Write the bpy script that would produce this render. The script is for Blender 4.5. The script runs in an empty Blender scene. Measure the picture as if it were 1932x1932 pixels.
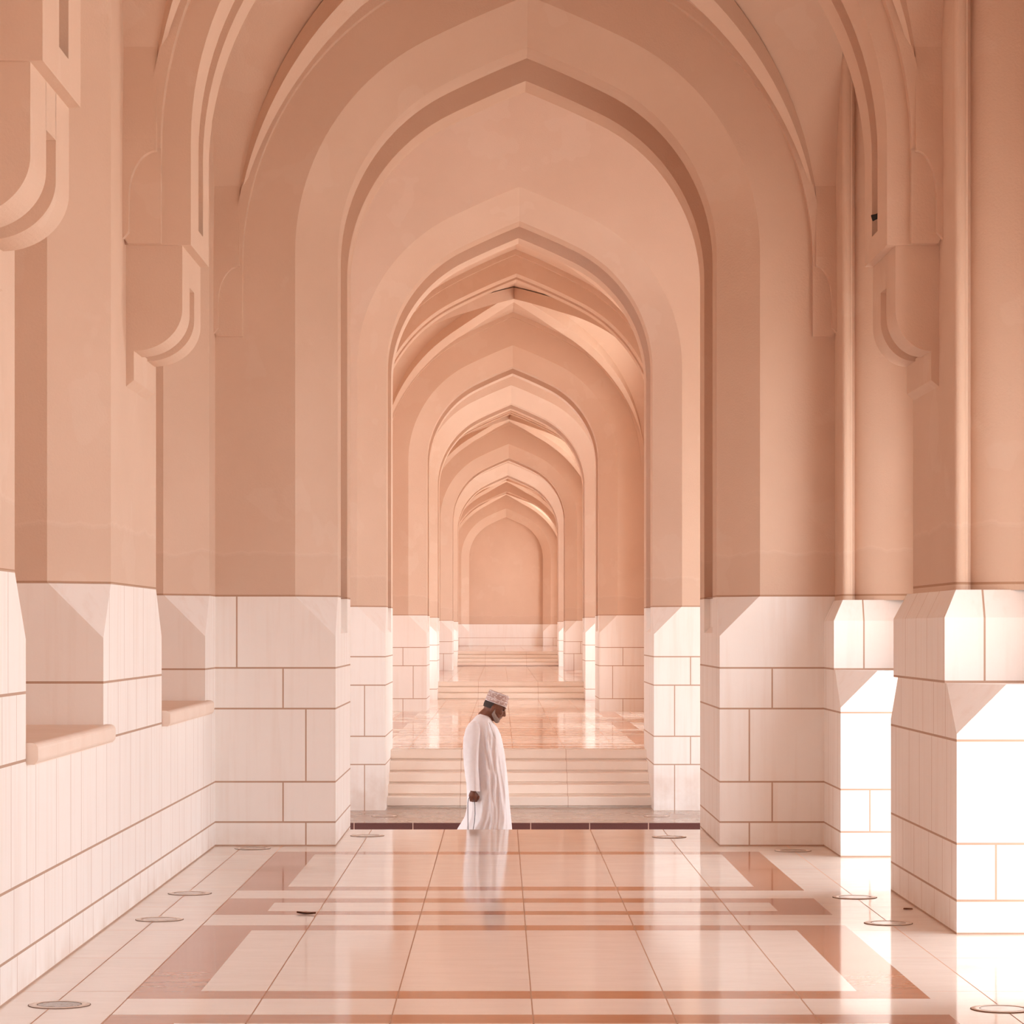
import bpy, bmesh, math, random
from mathutils import Vector, Matrix
random.seed(7)
S = bpy.context.scene
COL = S.collection
F, CH, VX, VY = 5500.0, 1.65, 945.0, 1190.0
XC = 0.205                       # corridor axis
WL, WR = -2.19, 2.56             # left wall plane, right arcade plaster plane
PR = 2.477                       # right stone plane
ZS = 1.918                       # top of the stone
ZT = 7.6

# ------------------------------------------------------------------ materials
class NT:
    def __init__(s, name):
        s.m = bpy.data.materials.new(name); s.m.use_nodes = True
        s.t = s.m.node_tree; s.t.nodes.clear()
        s.out = s.t.nodes.new('ShaderNodeOutputMaterial')
        s.b = s.t.nodes.new('ShaderNodeBsdfPrincipled')
        s.t.links.new(s.b.outputs[0], s.out.inputs[0])
    def n(s, k, **kw):
        nd = s.t.nodes.new('ShaderNode' + k)
        for a, v in kw.items(): setattr(nd, a, v)
        return nd
    def link(s, a, b): s.t.links.new(a, b)
    def put(s, sock, v):
        if isinstance(v, bpy.types.NodeSocket): s.link(v, sock)
        else: sock.default_value = v
    def math(s, op, a, b=0.0, c=0.0, clamp=False):
        nd = s.n('Math', operation=op); nd.use_clamp = clamp
        s.put(nd.inputs[0], a); s.put(nd.inputs[1], b); s.put(nd.inputs[2], c)
        return nd.outputs[0]
    def mix(s, f, a, b, blend='MIX'):
        nd = s.n('Mix', data_type='RGBA', blend_type=blend)
        s.put(nd.inputs[0], f)
        for i, v in ((6, a), (7, b)):
            if isinstance(v, bpy.types.NodeSocket): s.link(v, nd.inputs[i])
            else: nd.inputs[i].default_value = (*v, 1)
        return nd.outputs[2]
    def noise(s, vec, scale, detail=4, rough=.55, dim='3D', w=None):
        nd = s.n('TexNoise', noise_dimensions=dim)
        nd.inputs['Scale'].default_value = scale; nd.inputs['Detail'].default_value = detail
        nd.inputs['Roughness'].default_value = rough
        if vec is not None: s.link(vec, nd.inputs['Vector'])
        return nd.outputs['Fac']
    def rng(s, v, a, b, c=0.0, d=1.0):
        nd = s.n('MapRange'); nd.clamp = True
        s.put(nd.inputs[0], v)
        for i, x in enumerate((a, b, c, d)): nd.inputs[i+1].default_value = x
        return nd.outputs[0]
    def scalevec(s, vec, k):
        nd = s.n('VectorMath', operation='MULTIPLY'); s.link(vec, nd.inputs[0]); nd.inputs[1].default_value = k
        return nd.outputs[0]
    def bump(s, h, strength, dist=.01):
        nd = s.n('Bump'); nd.inputs['Strength'].default_value = strength; nd.inputs['Distance'].default_value = dist
        s.link(h, nd.inputs['Height']); s.link(nd.outputs[0], s.b.inputs['Normal'])
    def base(s, c, rough=.9, spec=.2):
        s.put(s.b.inputs['Base Color'], c if isinstance(c, bpy.types.NodeSocket) else (*c, 1))
        s.b.inputs['Roughness'].default_value = rough
        s.b.inputs['Specular IOR Level'].default_value = spec

JOINTS = (0.183, 0.492, 1.053, 1.365)
PLA, PLB = (0.68, 0.505, 0.395), (0.725, 0.55, 0.44)
STA, STB = (0.895, 0.865, 0.84), (0.92, 0.90, 0.88)
JC = (0.42, 0.235, 0.14)

def mat_plaster():
    k = NT('peach_plaster')
    g = k.n('NewGeometry'); p = g.outputs['Position']
    xyz = k.n('SeparateXYZ'); k.link(p, xyz.inputs[0]); Z = xyz.outputs[2]
    big = k.noise(p, 0.9, 6, .6)
    c = k.mix(k.rng(big, .3, .7), PLA, PLB)
    patch = k.noise(p, 1.7, 3, .5)
    c = k.mix(k.math('MULTIPLY', k.rng(patch, .60, .615), .28), c, (0.745, 0.595, 0.495))
    tide = k.math('ADD', Z, k.math('MULTIPLY', k.noise(k.scalevec(p, (1, 1, .2)), 3.2, 4, .6), -.16))
    line = k.math('COMPARE', tide, 2.16, .014)
    c = k.mix(k.math('MULTIPLY', line, .18), c, (0.78, 0.64, 0.55))
    c = k.mix(k.math('MULTIPLY', k.math('LESS_THAN', tide, 2.16), .10), c, (0.50, 0.36, 0.28))
    c = k.mix(k.math('MULTIPLY', k.math('COMPARE', Z, ZS, .007), .8), c, JC)  # joint at the stone top, with its shadow line painted in
    k.base(c, .92, .15)
    k.bump(k.noise(p, 70, 4, .6), .35, .006)
    return k.m

def mat_stone(name='pale_stone', vertical=True):
    k = NT(name)
    g = k.n('NewGeometry'); p = g.outputs['Position']
    xyz = k.n('SeparateXYZ'); k.link(p, xyz.inputs[0]); X, Y, Z = xyz.outputs
    nv = k.n('SeparateXYZ'); k.link(g.outputs['True Normal'], nv.inputs[0])
    def above(c): return k.math('GREATER_THAN', Z, c)
    cid = 0.0
    for c in JOINTS: cid = k.math('ADD', above(c), cid)
    h = 0.0
    for c in JOINTS + (ZS,): h = k.math('MAXIMUM', k.math('COMPARE', Z, c, .0065), h)  # stone-top line carries the painted shadow line too
    h = k.math('MAXIMUM', h, k.math('MULTIPLY', k.math('COMPARE', Z, .003, .0065), k.math('LESS_THAN', Y, 25.5)))  # dark contact line painted where near stone meets the floor
    u = k.math('ABSOLUTE', k.math('SUBTRACT', X, XC))
    even = k.math('MODULO', cid, 2.0)           # courses 1 and 3
    def isid(i): return k.math('COMPARE', cid, float(i), .1)
    a = k.math('MULTIPLY', k.math('COMPARE', u, 1.70, .0055), k.math('MAXIMUM', isid(0), isid(2)))
    b = k.math('MULTIPLY', k.math('COMPARE', u, 1.875, .0055), k.math('MAXIMUM', isid(1), isid(3)))
    b = k.math('MAXIMUM', b, k.math('MULTIPLY', k.math('MULTIPLY', k.math('COMPARE', u, 2.485, .0055), k.math('GREATER_THAN', X, 0.0)), isid(1)))
    d = k.math('MULTIPLY', k.math('MAXIMUM', k.math('MULTIPLY', k.math('COMPARE', u, 2.23, .0055), k.math('LESS_THAN', X, 0.0)), k.math('MULTIPLY', k.math('COMPARE', u, 2.495, .0055), k.math('GREATER_THAN', X, 0.0))), isid(4))
    vj = k.math('MAXIMUM', k.math('MAXIMUM', a, b), d)
    ny = k.math('GREATER_THAN', k.math('ABSOLUTE', nv.outputs[1]), .55)
    nx = k.math('GREATER_THAN', k.math('ABSOLUTE', nv.outputs[0]), .85)
    vo = k.n('TexVoronoi', voronoi_dimensions='1D', feature='DISTANCE_TO_EDGE')
    vo.inputs['Scale'].default_value = 1.0
    k.link(k.math('ADD', k.math('MULTIPLY', Y, 2.1), k.math('MULTIPLY', cid, 17.37)), vo.inputs['W'])
    vx = k.math('MULTIPLY', k.math('LESS_THAN', vo.outputs['Distance'], .013), .55)
    m = k.math('MAXIMUM', k.math('MULTIPLY', vj, ny), k.math('MULTIPLY', vx, nx))
    m = k.math('MAXIMUM', m, h) if vertical else h
    c = k.mix(k.rng(k.noise(p, 1.3, 6, .65), .3, .7), STA, STB)
    streak = k.noise(k.scalevec(p, (14, 14, .8)), 1.0, 3, .6)
    c = k.mix(k.math('MULTIPLY', k.rng(streak, .5, .75), .18), c, (0.72, 0.56, 0.46))
    foot = k.math('MULTIPLY', k.rng(Z, .0, .16, .35, 0), k.rng(k.noise(p, 3.0, 5, .6), .35, .65))
    c = k.mix(foot, c, (0.60, 0.42, 0.31))
    c = k.mix(k.math('MULTIPLY', m, .85), c, JC)
    k.base(c, .62, .3)
    k.bump(k.noise(p, 45, 3, .6), .12, .004)
    return k.m

def mat_plain(name, ca, cb, scale=3, rough=.6, spec=.3, bump=0, bscale=60):
    k = NT(name)
    tc = k.n('NewGeometry').outputs['Position']
    k.base(k.mix(k.rng(k.noise(tc, scale, 5, .6), .3, .7), ca, cb), rough, spec)
    if bump: k.bump(k.noise(tc, bscale, 4, .6), bump, .004)
    return k.m

def mat_marble(name, ca, cb, vein, rough=.07):
    k = NT(name)
    p = k.n('NewGeometry').outputs['Position']
    st = k.noise(k.scalevec(p, (2.2, 7.0, 1)), 1.0, 7, .68)
    c = k.mix(k.rng(st, .28, .72), ca, cb)
    v2 = k.noise(k.scalevec(p, (1.6, 5.5, 1)), 2.2, 8, .75)
    c = k.mix(k.math('MULTIPLY', k.rng(v2, .56, .72), .35), c, vein)
    k.base(c, rough, .10)
    k.put(k.b.inputs['Roughness'], k.rng(k.noise(p, 2.0, 4, .6), .3, .7, rough*.8, rough*1.5))
    k.bump(k.noise(k.scalevec(p, (3, 3, 3)), 1.0, 3, .5), .010, .01)
    return k.m

def mat_steps():
    k = NT('step_stone')
    g = k.n('NewGeometry'); p = g.outputs['Position']
    xyz = k.n('SeparateXYZ'); k.link(p, xyz.inputs[0]); X = xyz.outputs[0]
    m = k.math('MAXIMUM', k.math('COMPARE', X, -.455, .004), k.math('COMPARE', X, .75, .004))
    c = k.mix(k.rng(k.noise(p, 2.0, 6, .65), .3, .7), (0.83, 0.725, 0.64), (0.89, 0.80, 0.72))
    c = k.mix(k.math('MULTIPLY', m, .55), c, JC)
    k.base(c, .45, .35); k.bump(k.noise(p, 60, 3, .6), .12, .003)
    return k.m

def mat_kerb():
    k = NT('maroon_granite')
    p = k.n('NewGeometry').outputs['Position']
    xyz = k.n('SeparateXYZ'); k.link(p, xyz.inputs[0])
    fr = k.math('FRACT', k.math('DIVIDE', k.math('ADD', xyz.outputs[0], 20.0 - .407 + .302), .603))
    m = k.math('COMPARE', fr, .5, .007)
    c = k.mix(k.rng(k.noise(p, 160, 3, .7), .35, .65), (0.085, 0.028, 0.026), (0.15, 0.055, 0.05))
    k.base(k.mix(m, c, (0.62, 0.45, 0.38)), .45, .4)
    return k.m

M_PL, M_ST, M_STEP, M_KERB = mat_plaster(), mat_stone(), mat_steps(), mat_kerb()
M_SILL = mat_plain('sill_stone', (0.84, 0.70, 0.60), (0.88, 0.76, 0.67), 4, .5, .3, .1)
M_FL = mat_marble('cream_marble', (0.80, 0.71, 0.645), (0.86, 0.785, 0.725), (0.70, 0.55, 0.46))
M_FB = mat_marble('brown_marble', (0.42, 0.165, 0.075), (0.49, 0.205, 0.105), (0.33, 0.12, 0.055))
M_FJ = mat_plain('floor_joint', (0.46, 0.28, 0.19), (0.50, 0.32, 0.23), 6, .95, 0)
M_PAVE = mat_marble('grey_marble', (0.36, 0.27, 0.225), (0.47, 0.36, 0.30), (0.30, 0.22, 0.18), .14)
M_ROAD = mat_plain('road_paving', (0.55, 0.42, 0.34), (0.62, 0.49, 0.41), 2, .8)
M_OUT = mat_plain('courtyard_stone', (0.66, 0.60, 0.55), (0.72, 0.66, 0.61), .6, .8)
M_METAL = mat_plain('brushed_rim_metal', (0.70, 0.57, 0.49), (0.76, 0.64, 0.56), 30, .32, .5); M_METAL.node_tree.nodes['Principled BSDF'].inputs['Metallic'].default_value = .2
M_DARK = mat_plain('dark_gasket', (0.10, 0.055, 0.035), (0.13, 0.07, 0.045), 20, .6)
M_LENS = mat_plain('frosted_lens', (0.52, 0.42, 0.36), (0.60, 0.49, 0.42), 25, .18, .5)
M_LENSD = mat_plain('dark_lens', (0.10, 0.075, 0.06), (0.40, 0.30, 0.24), 14, .2, .5)  # darker mottled lens colour for one floor light

# ------------------------------------------------------------------ mesh helper
class MB:
    def __init__(s): s.v = []; s.f = []; s.mi = []; s.sm = []
    def face(s, pts, mi=0, smooth=False):
        i = len(s.v); s.v += [tuple(p) for p in pts]; s.f.append(list(range(i, i+len(pts)))); s.mi.append(mi); s.sm.append(smooth)
    def strip(s, A, B, mi=0, smooth=True):
        i = len(s.v); n = len(A); s.v += [tuple(p) for p in A] + [tuple(p) for p in B]
        for k in range(n-1):
            s.f.append([i+k, i+k+1, i+n+k+1, i+n+k]); s.mi.append(mi); s.sm.append(smooth)
    def grid(s, rows, mi=0, smooth=True, close=False):
        i = len(s.v); n = len(rows[0])
        for r in rows: s.v += [tuple(p) for p in r]
        for a in range(len(rows)-1):
            for k in range(n if close else n-1):
                k2 = (k+1) % n
                s.f.append([i+a*n+k, i+a*n+k2, i+(a+1)*n+k2, i+(a+1)*n+k]); s.mi.append(mi); s.sm.append(smooth)
    def box(s, x0, x1, y0, y1, z0, z1, mi=0):
        P = lambda a, b, c: ((x0, x1)[a], (y0, y1)[b], (z0, z1)[c])
        for q in (((0,0,0),(0,1,0),(1,1,0),(1,0,0)), ((0,0,1),(1,0,1),(1,1,1),(0,1,1)), ((0,0,0),(1,0,0),(1,0,1),(0,0,1)),
                  ((0,1,0),(0,1,1),(1,1,1),(1,1,0)), ((0,0,0),(0,0,1),(0,1,1),(0,1,0)), ((1,0,0),(1,1,0),(1,1,1),(1,0,1))):
            s.face([P(*t) for t in q], mi)
    def prism(s, prof, fn, d0, d1, mi=0, smooth=False, caps=True):
        """prof: closed list of (a,b); fn(a,b,d) -> xyz"""
        A = [fn(a, b, d0) for a, b in prof]; B = [fn(a, b, d1) for a, b in prof]
        n = len(prof)
        for k in range(n):
            s.face([A[k], A[(k+1) % n], B[(k+1) % n], B[k]], mi, smooth)
        if caps: s.face(A, mi); s.face(B[::-1], mi)
    def build(s, name, mats, parent=None, weld=None, recalc=True):
        me = bpy.data.meshes.new(name); me.from_pydata(s.v, [], s.f)
        for m in (mats if isinstance(mats, (list, tuple)) else [mats]): me.materials.append(m)
        me.polygons.foreach_set('material_index', s.mi); me.polygons.foreach_set('use_smooth', s.sm)
        me.update()
        if weld or recalc:
            bm = bmesh.new(); bm.from_mesh(me)
            if weld: bmesh.ops.remove_doubles(bm, verts=bm.verts, dist=weld)
            if recalc: bmesh.ops.recalc_face_normals(bm, faces=bm.faces)
            bm.to_mesh(me); bm.free()
        o = bpy.data.objects.new(name, me); COL.objects.link(o)
        if parent: o.parent = parent
        return o

def link_parent(o, p):
    o.parent = p; o.matrix_parent_inverse = p.matrix_world.inverted() if False else Matrix.Translation(-p.location)
def tag(o, label=None, cat=None, group=None, kind=None):
    if label: o['label'] = label
    if cat: o['category'] = cat
    if group: o['group'] = group
    if kind: o['kind'] = kind
    return o
def empty(name, loc):
    o = bpy.data.objects.new(name, None); o.empty_display_size = .2; o.location = loc; COL.objects.link(o); return o
def part(mb, name, mats, root, **kw):
    o = mb.build(name, mats, None, **kw)
    o.parent = root; o.matrix_parent_inverse = Matrix.Translation(-Vector(root.location)) if root.parent is None else Matrix.Identity(4)
    return o

# ------------------------------------------------------------------ pointed arch outline
def arch(a, zs, R1, th, d, z0, R2=10.0, n1=22, n2=14):
    """half outline (u >= 0) from the jamb foot to the apex, offset inwards by d"""
    th = math.radians(th); c1 = a - R1
    c2u, c2z = c1 - (R2-R1)*math.cos(th), zs - (R2-R1)*math.sin(th)
    P = [(a-d, z0)] if z0 < zs else []
    P += [(c1 + (R1-d)*math.cos(t), zs + (R1-d)*math.sin(t)) for t in [th*i/n1 for i in range(n1+1)]]
    te = math.acos(-c2u/(R2-d))
    P += [(c2u + (R2-d)*math.cos(t), c2z + (R2-d)*math.sin(t)) for t in [th + (te-th)*i/n2 for i in range(1, n2+1)]]
    return P
BIG = dict(a=1.782, zs=4.55, R1=1.82, th=64)
RIB = dict(a=2.18, zs=4.45, R1=2.40, th=62)
XT = .222
TRB = dict(a=2.03, zs=4.50, R1=2.05, th=63)

def sweep(mb, A, prof, fn, z0, ext, ztop, back=True, mi=0, faces=True):
    """arch opening through a wall. prof: (depth, d) list. fn(u, z, depth). ext: (uL, uR) solid extents"""
    for sg in (1, -1):
        E = ext[1] if sg > 0 else ext[0]
        paths = [[fn(sg*u, z, dep) for u, z in arch(d=d, z0=z0, **A)] for dep, d in prof]
        for p, q in zip(paths, paths[1:]): mb.strip(p, q, mi)
        if faces:
            for (dep, d) in ([prof[0], prof[-1]] if back else [prof[0]]):
                o = arch(d=d, z0=z0, **A)
                mb.face([fn(sg*abs(E), z0, dep)] + [fn(sg*u, z, dep) for u, z in o] + [fn(0, ztop, dep), fn(sg*abs(E), ztop, dep)], mi)

TH = 2.2
def cross_fn(Y0): return lambda u, z, dep: (XC+u, Y0+dep, z)

def stone_pier(mb, sg, Y0, zb, xo, TH=TH, groove=True):
    """sg -1 left, +1 right; inner face at XC+sg*1.473, outer at xo; broached chamfer at the front arris, slot in the reveal"""
    xi, xm = XC+sg*1.473, XC+sg*1.782
    zc = ZS-.308
    f = lambda x, y, z: (x, Y0+y, z)
    mb.face([f(xo,0,zb), f(xi,0,zb), f(xi,0,zc), f(xm,0,ZS), f(xo,0,ZS)])
    mb.face([f(xi,0,zc), f(xm,0,ZS), f(xi,.31,ZS)])
    g0, g1, gz, gd = .75, 1.70, 1.63, .05
    if groove:
        mb.face([f(xi,0,zb), f(xi,g0,zb), f(xi,g0,ZS), f(xi,.31,ZS), f(xi,0,zc)])
        mb.face([f(xi,g0,zb), f(xi,g1,zb), f(xi,g1,gz), f(xi,g0,gz)])
        xg = xi+sg*gd
        mb.face([f(xg,g0,gz+.05), f(xg,g1,gz+.05), f(xg,g1,ZS), f(xg,g0,ZS)])
        mb.face([f(xi,g0,gz), f(xi,g1,gz), f(xg,g1,gz+.05), f(xg,g0,gz+.05)])
        mb.face([f(xi,g1,gz), f(xg,g1,gz+.05), f(xg,g1,ZS), f(xi,g1,ZS)])
        mb.face([f(xi,g0,gz), f(xi,g0,ZS), f(xg,g0,ZS), f(xg,g0,gz+.05)])
        mb.face([f(xi,g1,zb), f(xi,TH,zb), f(xi,TH,ZS), f(xi,g1,ZS)])
    else:
        mb.face([f(xi,0,zb), f(xi,TH,zb), f(xi,TH,ZS), f(xi,.31,ZS), f(xi,0,zc)])
    mb.face([f(xo,TH,zb), f(xo,TH,ZS), f(xi,TH,ZS), f(xi,TH,zb)])
    mb.face([f(xo,0,zb), f(xo,0,ZS), f(xo,TH,ZS), f(xo,TH,zb)])
    mb.face([f(xo,0,ZS), f(xm,0,ZS), f(xi,.31,ZS), f(xi,TH,ZS), f(xo,TH,ZS)])

def archway(Y0, label, zb, xl=-4.6, xr=5.0, blind=False, g=.36):
    root = empty('archway', (XC, Y0, zb))
    tag(root, label, 'archway', 'pointed arches along the corridor axis')
    mb = MB()
    prof = [(0,0), (.31,.309), (.75,.309), (.75,.309-g), (1.70,.309-g), (1.70,.309), (TH,.309)]
    if blind: prof = [(0,0), (.31,.309), (.62,.309)]
    sweep(mb, BIG, prof, cross_fn(Y0), ZS, (XC-xl, xr-XC), ZT)
    part(mb, 'plaster_arch', M_PL, root)
    if not blind:
        for sg, xo in ((-1, xl), (1, xr)):
            mb = MB(); stone_pier(mb, sg, Y0, zb, xo)
            part(mb, 'stone_pier', M_ST, root, recalc=True)
    else:
        for sg, xo in ((-1, xl), (1, xr)):
            mb = MB(); stone_pier(mb, sg, Y0, zb, xo, TH=.62, groove=False)
            part(mb, 'stone_pier', M_ST, root)
    return root

# ------------------------------------------------------------------ transverse rib arches on hooked corbels
def rib_arch(Y0, label, corb_label=None):
    root = empty('rib_arch', (XT, Y0, 3.9))
    tag(root, label, 'arch', 'rib arches between the vault bays')
    th, g0, g1, g = 1.04, .43, .69, .13
    fn = lambda u, z, dep: (XT+u, Y0+dep, z)
    mb = MB()
    sweep(mb, TRB, [(0,0), (g0,0), (g0,-g), (g1,-g), (g1,0), (th,0)], fn, 4.04, (XT-WL, WR-XT), ZT)
    for sg, E in ((-1, XT-WL), (1, WR-XT)):
        mb.prism([(2.03, 3.9), (2.03, 4.04), (E, 4.04), (E, 3.9)], lambda u, z, d: (XT+sg*u, Y0+d, z), 0, th)
        mb.face([(XT+sg*2.03, Y0+g0, 4.04), (XT+sg*(2.03+g), Y0+g0, 4.04), (XT+sg*(2.03+g), Y0+g1, 4.04), (XT+sg*2.03, Y0+g1, 4.04)])
    part(mb, 'rib', M_PL, root)
    for sg, E in ((-1, XT-WL), (1, WR-XT)):
        mb = MB()
        wall = E
        def J(off):
            top = 2.083+off
            P = [(wall, 3.9), (top, 3.9)]
            cu, cz = wall-.045, 3.53
            ru, rz = (wall-.045)-top, .245-off
            P += [(cu - ru*math.cos(t), cz - rz*math.sin(t)) for t in [math.radians(92*i/18) for i in range(19)]]
            P += [(wall+.02, P[-1][1]+.001)]; P[0] = (wall+.02, 3.9)
            return P
        f2 = lambda u, z, d: (XT+sg*u, Y0+d, z)
        mb.prism(J(0), f2, .03, g0, smooth=False)
        mb.prism(J(.06), f2, g0, g1)
        mb.prism(J(0), f2, g1, th+.02)
        mb.prism([(wall+.02, 3.9), (2.083, 3.9), (2.083, 3.70), (wall, 3.70)], f2, g0-.005, g1+.005)
        # pendant block under the hook
        zb, p = 3.075, .045
        A = [(wall+.02, 3.30), (wall-p, 3.30), (wall-p, zb+.04), (wall+.02, zb-.015)]
        mb.prism(A, f2, .034, th+.016)
        part(mb, 'corbel', M_PL, root)
    return root

def springers(Y0, root):
    """panelled blocks in the vault corners against the front of a cross arch"""
    for sg, E in ((-1, XC-WL), (1, WR-XC)):
        mb = MB()
        f2 = lambda u, z, d: (XC+sg*u, Y0-d, z)
        mb.prism([(E, 3.93), (E-.02, 3.90), (2.18, 3.90), (2.18, 4.5), (E, 4.5)], f2, 0, .065)
        arc = [(2.20 + (E-.035-2.20)*math.sin(t), 4.16 + .27*math.cos(t)) for t in [math.radians(90*i/14) for i in range(15)]]
        prof = [(2.20, 4.5)] + arc + [(E-.035, 3.96), (E, 3.92), (E, 4.5)]
        mb.prism(prof, f2, .065, .13)
        for d0, ua in ((.065, 2.18), (.13, 2.20)):                # tapering into the vault
            mb.face([f2(E, 4.5, d0), f2(ua, 4.5, d0), f2(ua, 5.7, 0), f2(E, 5.7, 0)])
            mb.face([f2(ua, 4.5, d0), f2(ua, 4.5, 0), f2(ua, 5.7, 0)])
        part(mb, 'springer_block', M_PL, root)

def wall_rib(Y0, root, name='wall_rib'):
    mb = MB()
    sweep(mb, RIB, [(0,-.075), (0,0), (.09,0)], lambda u, z, d: (XC+u, Y0-.09+d, z), 4.45, (2.4, 2.4), ZT, faces=False)
    part(mb, name, M_PL, root)

def vault(Y0, Y1, n):
    """cross vault over one bay with diagonal ribs"""
    root = empty('ceiling', (XC, (Y0+Y1)/2, 4.45)); root['kind'] = 'structure'
    tag(root, n, 'vault')
    web = arch(d=-.07, z0=5, **RIB)
    u0 = web[0][0]; yc, hv = (Y0+Y1)/2, (Y1-Y0)/2
    k = hv/u0
    mb = MB()
    for sx in (-1, 1):
        for sy in (-1, 1):
            mb.strip([(XC+sx*u, yc+sy*hv, z) for u, z in web], [(XC+sx*u, yc+sy*u*k, z) for u, z in web])
            E = (XC-WL) if sx < 0 else (WR-XC)
            mb.strip([(XC+sx*E, yc+sy*u*k, z) for u, z in web], [(XC+sx*u, yc+sy*u*k, z) for u, z in web])
    part(mb, 'vault_web', M_PL, root, recalc=False)
    for sx in (-1, 1):
        for sy in (-1, 1):
            mb = MB()
            C = [Vector((XC+sx*u, yc+sy*u*k, z)) for u, z in web]
            side = Vector((-sy*k, sx, 0)); side.normalize(); side = Vector((-(sy*k), sx, 0)).normalized()
            rows = [[], [], [], []]
            for i, c in enumerate(C):
                t = (C[min(i+1, len(C)-1)] - C[max(i-1, 0)]).normalized()
                nrm = t.cross(side).normalized()
                if nrm.z > 0: nrm = -nrm
                kk = max(.06, min(1, ((c.z-4.7)/2.0))**1.3 if c.z > 4.7 else .06)
                w, h = .125*kk, .15*kk
                for j, (a, b) in enumerate(((-w, -.03), (-w, h), (w, h), (w, -.03))):
                    rows[j].append(c + side*a + nrm*b)
            for a, b in ((0,1), (1,2), (2,3)): mb.strip(rows[a], rows[b])
            part(mb, 'diagonal_rib', M_PL, root)
    wall_rib(Y1, root)
    return root

# ------------------------------------------------------------------ left wall
def left_wall(Ya, Yb, openings, zb=0.0, name='wall_left', label=''):
    root = empty(name, (WL, Ya, zb)); root['kind'] = 'structure'; tag(root, label, 'wall')
    SD = 1.04                                     # top of the parapet course under the sills
    mb = MB()
    mb.face([(WL, Ya, zb), (WL, Yb, zb), (WL, Yb, SD), (WL, Ya, SD)])
    if openings:
        mb.face([(WL, Ya, SD), (WL, Yb, SD), (WL-1.1, Yb, SD), (WL-1.1, Ya, SD)])
    edges = [Ya] + [e for o in openings for e in o] + [Yb]
    c = .31
    for i in range(0, len(edges), 2):
        y0, y1 = edges[i], edges[i+1]
        n0, n1 = i > 0, i < len(edges)-2         # broached arris at that end?
        zc = ZS-.308
        P = [(y0, SD), (y1, SD)]
        P += [(y1, zc), (y1-c, ZS)] if n1 else [(y1, ZS)]
        P += [(y0+c, ZS), (y0, zc)] if n0 else [(y0, ZS)]
        mb.face([(WL, y, z) for y, z in P])
        if n1:
            mb.face([(WL, y1, zc), (WL, y1-c, ZS), (WL-c, y1, ZS)])
            mb.face([(WL, y1, SD), (WL-1.1, y1, SD), (WL-1.1, y1, ZS), (WL-c, y1, ZS), (WL, y1, zc)])
        if n0:
            mb.face([(WL, y0, zc), (WL, y0+c, ZS), (WL-c, y0, ZS)])
            mb.face([(WL, y0, SD), (WL-1.1, y0, SD), (WL-1.1, y0, ZS), (WL-c, y0, ZS), (WL, y0, zc)])
    part(mb, 'stone_facing', M_ST, root)
    mb = MB()
    if not openings:
        mb.face([(WL, Ya, ZS), (WL, Yb, ZS), (WL, Yb, ZT), (WL, Ya, ZT)])
    mids = [Ya] + [(openings[i][1]+openings[i+1][0])/2 for i in range(len(openings)-1)] + [Yb]
    for i, (y0, y1) in enumerate(openings):
        yc = (y0+y1)/2; a = (y1-y0)/2 + .31
        A = dict(a=a, zs=4.55, R1=a*1.02, th=64)
        sweep(mb, A, [(0,0), (.31,.31), (1.05,.31)], lambda u, z, d, yc=yc: (WL-d, yc+u, z), ZS, (yc-mids[i], mids[i+1]-yc), ZT, back=False)
    part(mb, 'plaster_facing', M_PL, root)
    if openings:
        mb = MB(); mb.box(WL-1.3, WL-1.0, Ya, Yb, zb, ZT)
        part(mb, 'alcove_back', M_PL, root)
    return root

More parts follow.
